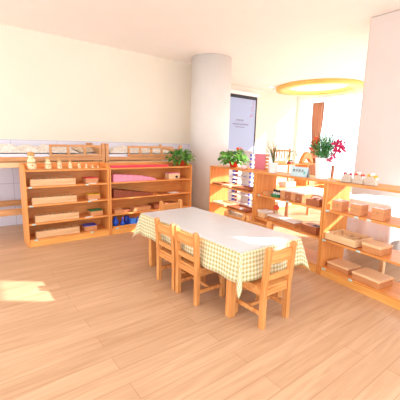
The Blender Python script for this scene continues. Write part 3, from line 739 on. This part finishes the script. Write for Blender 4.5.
# small white-clothed table beyond the middle unit
t = thing('low_table','small low table behind the middle unit with pale legs','table',(4.64,2.9,0))
MB().box(-.36,-.38,.47,.36,.38,.5).build('tabletop','palewood',t,bevel=.004)
for sx in (-1,1):
    for sy in (-1,1): MB().box(sx*.31-.022,sy*.33-.022,0,sx*.31+.022,sy*.33+.022,.469).build('leg','tan',t,bevel=.003)
def cloth(name, hw, hl, z, drop, mat, label, cat, cx, cy, n=None, flare=.18, seed=1, wav=.006, parent=None):
    W2, L2 = hw+drop, hl+drop; nx, ny = int(2*W2/.02), int(2*L2/.02)
    m = MB(); m.open = True; m.uv = []
    for j in range(ny+1):
        for i in range(nx+1):
            a = -W2+2*W2*i/nx; b = -L2+2*L2*j/ny
            ox, oy = max(0,abs(a)-hw), max(0,abs(b)-hl)
            sx, sy = (1 if a>0 else -1), (1 if b>0 else -1)
            ex, ey = min(abs(a),hw)*sx, min(abs(b),hl)*sy
            r = math.hypot(ox,oy)
            if r > 0:
                th = math.atan2(oy,ox); cr = sin(2*th)
                k = flare*.45 + flare*1.5*cr**2
                fold = wav*sin(26*(ex+ey*1.0)+seed+3*th)*(r/drop)
                out = r*k + .004 + fold*(1-cr)
                rr = r*math.sqrt(max(.1,1-k*k)); rr = min(rr, r)
                # the corner gathers in a pleat: pull down
                x = ex + sx*out*cos(th); y = ey+sy*out*sin(th); zz = z - max(0,rr-.003)
                rad = .012
                if r < rad: zz = z - r*r/(2*rad)
                else: zz = z - rad/2 - (rr-rad*.9)
            else: x, y, zz = ex, ey, z
            m.v.append((cx+x,cy+y,zz)); m.uv.append((a+5,b+5))
    for j in range(ny):
        for i in range(nx):
            q = j*(nx+1)+i; m.f.append([q,q+1,q+nx+2,q+nx+1])
    o = m.build(name, mat, parent, smooth=True)
    sl = o.modifiers.new('thick','SOLIDIFY'); sl.thickness = .0015; sl.offset = 1
    return tag(o, label, cat) if label else o
cloth('tablecloth', .36,.38,.503,.1,'gauze','plain white cloth on the small low table in the bay','tablecloth',4.64,2.9)
t = thing('side_table','low table under a long white cloth behind the right unit','table',(3.42,1.45,0),RB)
MB().box(-.3,-.25,.66,.3,.25,.69).build('tabletop','palewood',t,bevel=.003)
for sx in (-1,1):
    for sy in (-1,1): MB().box(sx*.27-.02,sy*.22-.02,0,sx*.27+.02,sy*.22+.02,.659).build('leg','palewood',t,bevel=.002)
o = cloth('tablecloth', .3,.25,.693,.36,'gauze','long white cloth hanging over the table behind the right unit','tablecloth',0,0, wav=.016, flare=.1)
o.location=(3.42,1.45,0); o.rotation_euler=(0,0,RB)
# high slat-back chair in the bay
t = thing('slat_back_chair','wooden chair with upright slats in its back, seen beyond the twig pot','chair',(5.68,4.75,0),0)
for x in (-.27,.27):
    MB().box(x-.02,-.3,0,x+.02,-.26,1.16).build('back_post','chair_v',t,bevel=.004); MB().box(x-.02,.1,0,x+.02,.14,.5).build('leg','chair_v',t,bevel=.004)
MB().box(-.25,-.295,1.09,.25,-.265,1.14).box(-.25,-.295,.9,.25,-.265,.94).build('back_rail','chair',t,bevel=.003)
MB().box(-.27,-.3,.5,.27,.16,.53).build('seat','chair',t,bevel=.003) if False else MB().box(-.248,-.255,.501,.29,.16,.53).build('seat','chair',t,bevel=.003)
for k in range(5): MB().box(-.19+.09*k,-.288,.94,-.165+.09*k,-.272,1.09).build('slat','chair_v',t)

# ------------------------------------------------------------------ bunk beds behind the left shelf
def bunk(x0, x1, g0, g1, label, ndiv, sx=None):
    t = thing('bunk_bed', label, 'bed', (0,0,0), 0, 'wooden beds behind the left shelf'); y0, y1 = 4.3, 4.98
    for x in (x0, x1-.045):
        for y in (y0, y1-.04): MB().box(x,y,0, x+.045,y+.04,1.185).build('post','bed',t,bevel=.005)
    for y in (y0+.006, y1-.034):
        MB().box(x0+.046,y,.95, x1-.046,y+.026,1.0).build('side_rail','bed',t,bevel=.003)
        MB().box(x0+.046,y,.875, x1-.046,y+.026,.935).build('side_rail','palewood',t,bevel=.003)
        MB().box(x0+.046,y,.3, x1-.046,y+.026,.38).build('side_rail','bed',t,bevel=.003)
    g = MB().box(g0,y0+.004,1.128,g1,y0+.03,1.158).box(g0,y0+.004,1.002,g1,y0+.03,1.035)
    for k in range(ndiv+1):
        xx = g0+(g1-g0-.03)*k/ndiv; g.box(xx,y0+.004,1.036,xx+.03,y0+.03,1.127)
    g.build('guard_rail','bed',t,bevel=.003)
    MB().box(x0+.05,y0+.04,.955,x1-.05,y1-.045,.97).build('slat_base','bed',t)
    MB().box(x0+.05,y0+.045,.9705,x1-.05,y1-.05,1.035).build('mattress','mattress',t,bevel=.015)
    for x in (x0+.01, x1-.035): MB().box(x,y0+.042,1.0,x+.025,y1-.042,1.12).build('end_board','bed',t,bevel=.003)
bunk(.2,1.635,.925,1.588,'wooden bed with railed guard panel at the far left behind the figures',3)
bunk(1.645,2.92,1.98,2.75,'wooden bed with railed guard panel behind the red rods',4)
def quilt(x0,x1,label,seed):
    m = MB(); m.open=True; nx,ny=60,24; rq=random.Random(seed)
    ph=[rq.uniform(0,6) for _ in range(6)]
    for j in range(ny+1):
        for i in range(nx+1):
            u,v=i/nx,j/ny; x=x0+(x1-x0)*u; y=4.37+(.56)*v
            e=min(u*8,(1-u)*8,v*5,(1-v)*5,1)
            z=1.045+e*(.06+.022*sin(9*u*3+ph[0]+2*v)+.016*sin(14*v+ph[1]+5*u)+.01*sin(31*u+ph[2]+9*v))
            m.v.append((x,y,z))
    for j in range(ny):
        for i in range(nx):
            q=j*(nx+1)+i; m.f.append([q,q+1,q+nx+2,q+nx+1])
    o=m.build('quilt','quilt',smooth=True); s=o.modifiers.new('thick','SOLIDIFY'); s.thickness=.012; s.offset=1
    tag(o,label,'quilt','quilts on the beds')
quilt(.27,1.3,'rumpled pale printed quilt on the far left bed',1); quilt(1.74,2.84,'rumpled pale printed quilt on the bed behind the red rods',2)
def pillow(x,label,w=.24,rz=.2):
    m=MB(); n=14
    for s in (1,-1):
        for j in range(n+1):
            for i in range(n+1):
                u,v=i/n*2-1,j/n*2-1; e=(max(0,1-u**4)*max(0,1-v**4))**.5
                m.v.append((u*w/2,v*.14,s*.045*e))
    k=(n+1)**2
    for s in (0,1):
        for j in range(n):
            for i in range(n):
                q=s*k+j*(n+1)+i; m.f.append([q,q+1,q+n+2,q+n+1])
    o=m.build('pillow','pillow',smooth=True); o.location=(x,4.66,1.095); o.rotation_euler=(.25,0,rz); tag(o,label,'pillow','brown print pillows')
pillow(1.44,'brown print pillow at the right end of the far left bed'); 

# ------------------------------------------------------------------ main table with cloth
TX, TY, TZ = 1.722, 2.075, .512
HW, HL = .318, .70
t = thing('table','long low wooden table under the gingham cloth, in the middle of the room','table',(TX,TY,0))
MB().box(-HW+.004,-HL+.004,TZ-.028,HW-.004,HL-.004,TZ-.002).build('tabletop','chair',t,bevel=.004)
MB().box(-HW+.06,-HL+.05,TZ-.1,-HW+.08,HL-.05,TZ-.029).build('apron','chair',t); MB().box(HW-.08,-HL+.05,TZ-.1,HW-.06,HL-.05,TZ-.029).build('apron','chair',t)
MB().box(-HW+.081,-HL+.05,TZ-.1,HW-.081,-HL+.07,TZ-.029).build('apron','chair',t); MB().box(-HW+.081,HL-.07,TZ-.1,HW-.081,HL-.05,TZ-.029).build('apron','chair',t)
for sx in (-1,1):
    for sy in (-1,1):
        x, y = sx*(HW-.055), sy*(HL-.13)
        MB().box(x-.027,y-.027,0,x+.027,y+.027,TZ-.0295).build('leg','chair_v',t,bevel=.004)
cloth('tablecloth', HW,HL,TZ+.001,.205,'gingham','green and cream gingham tablecloth on the long low table','tablecloth',TX,TY,flare=.16,wav=.008)
o = MB().box(-HW+.004,-HL+.006,0,HW-.004,HL-.006,.0018).build('table_protector','plastic'); o.location=(TX,TY,TZ+.0045); tag(o,'clear plastic sheet covering the tabletop, glare put into its pale colour','table cover')

# ------------------------------------------------------------------ chairs (local: seat looks along +y, back posts at y=0)
def make_chair(label, loc, rz, w=.285, d=.275, h=.572):
    t = thing('chair', label, 'chair', loc, rz, 'small pine chairs around the table')
    hw = w/2; s = .034
    for sx in (-1,1):
        x = sx*(hw-.017); m = MB()
        # back post: rounded top, leaning slightly back
        prof = []
        n = len(m.v); zs = [(0,0),(.28,0),(h-.016,-.022),(h-.006,-.022),(h,-.022)]; sc = [1,1,1,.8,.35]
        for (z, yy), k in zip(zs, sc):
            for (px,py) in ((-.017,-.019),(.017,-.019),(.017,.019),(-.017,.019)): m.v.append((x+px*k, yy+py*k, z))
        for j in range(4):
            for i in range(4): m.f.append([j*4+i,j*4+(i+1)%4,(j+1)*4+(i+1)%4,(j+1)*4+i])
        m.f.append([3,2,1,0]); m.f.append([16,17,18,19])
        m.build('back_post','chair_v',t,bevel=.004)
        MB().box(x-.017,d-.036,0,x+.017,d,.27).build('leg','chair_v',t,bevel=.004)
        MB().box(x-.011,.02,.225,x+.011,d-.037,.27).build('side_apron','chair',t,bevel=.002)
        MB().box(x-.009,.02,.085,x+.009,d-.037,.115).build('stretcher','chair',t,bevel=.002)
    # crest rail, slightly bowed
    def rail(z0,z1,bow,name,yy):
        m = MB(); n=8; x0=-hw+.0345; x1=hw-.0345
        for i in range(n+1):
            u=i/n; x=x0+(x1-x0)*u; y=yy-bow*sin(pi*u)
            m.v += [(x,y-.009,z0),(x,y+.009,z0),(x,y+.009,z1),(x,y-.009,z1)]
        for i in range(n):
            for k in range(4): m.f.append([4*i+k,4*i+(k+1)%4,4*i+4+(k+1)%4,4*i+4+k])
        m.f.append([3,2,1,0]); m.f.append([4*n,4*n+1,4*n+2,4*n+3]); m.build(name,'chair',t,bevel=.003)
    rail(.452,.532,.006,'crest_rail',-.018); rail(.336,.374,.004,'lower_back_rail',-.008)
    MB().box(-hw+.035,.022,.226,hw-.035,.04,.27).build('apron','chair',t,bevel=.002) if False else None
    MB().box(-hw+.036,d-.03,.225,hw-.036,d-.01,.27).build('apron','chair',t,bevel=.002)
    MB().box(-hw+.036,-.01,.225,hw-.036,.01,.27).build('apron','chair',t,bevel=.002)
    m = MB(); sp = [(-hw+.036,-.005),(hw-.036,-.005),(hw-.036,.022),(hw-.002,.022),(hw-.002,d+.01),(-hw+.002,d+.01),(-hw+.002,.022),(-hw+.036,.022)]
    m.prism(sp,.2705,.289,2).build('seat','chair',t,bevel=.003)
    MB().box(-hw+.036,d*.5-.01,.088,hw-.036,d*.5+.01,.112).build('stretcher','chair',t,bevel=.002)
    return t
ch = make_chair('small pine chair on the left long side, farther of the two', (1.352,2.2,0), -pi/2)
dup(ch, (1.352,1.89,0), -pi/2, 'small pine chair on the left long side, nearer of the two')
dup(ch, (2.095,2.175,0), pi/2, 'small pine chair on the shelf side of the table, farther of the two', scale=(1,1,.97))
dup(ch, (2.095,1.875,0), pi/2, 'small pine chair on the shelf side of the table, nearer of the two', scale=(1,1,.97))
dup(ch, (1.895,2.975,0), pi, 'small pine chair at the far short end of the table')
dup(ch, (1.65,1.268,0), 0, 'small pine chair with its back to the viewer at the near short end')

# ------------------------------------------------------------------ light
w = bpy.data.worlds.new('World'); S.world = w; w.use_nodes = True
bg = w.node_tree.nodes['Background']; bg.inputs[0].default_value = (.84,.92,1,1); bg.inputs[1].default_value = 3.0
sd = bpy.data.lights.new('sun','SUN'); sd.energy = 13; sd.angle = R(.6); sd.color = (1,.985,.98)
so = bpy.data.objects.new('sun', sd); COL.objects.link(so)
to_sun = (Nv*.8 + Tv*.45 + Vector((0,0,.47))).normalized()
so.rotation_euler = to_sun.to_track_quat('Z','Y').to_euler(); so.location = (6,-4,6)

# ------------------------------------------------------------------ camera
cam = bpy.data.cameras.new('camera'); co = bpy.data.objects.new('camera', cam); COL.objects.link(co); S.camera = co
p_, r_, y_ = .174, -.025, .652
fw = Vector((sin(y_)*cos(p_), cos(y_)*cos(p_), -sin(p_))); rt = Vector((cos(y_), -sin(y_), 0)); dn = fw.cross(rt)
c, s = cos(r_), sin(r_)
right = rt*c + dn*s; down = rt*(-s) + dn*c
mat = Matrix((( right.x, -down.x, -fw.x, 0), (right.y, -down.y, -fw.y, 0), (right.z, -down.z, -fw.z, 1.2), (0,0,0,1)))
co.matrix_world = mat
cam.sensor_width = 36; cam.lens = 315.6/400*36; cam.shift_x = 1.5/400; cam.clip_start = .02
S.view_settings.view_transform = 'Standard'; S.view_settings.look = 'None'; S.view_settings.gamma = 1
S.view_settings.use_curve_mapping = False
S.view_settings.exposure = .2
S.cycles.max_bounces = 10; S.cycles.diffuse_bounces = 6; S.cycles.transparent_max_bounces = 12
S.cycles.use_denoising = True
S.cycles.sample_clamp_indirect = 8
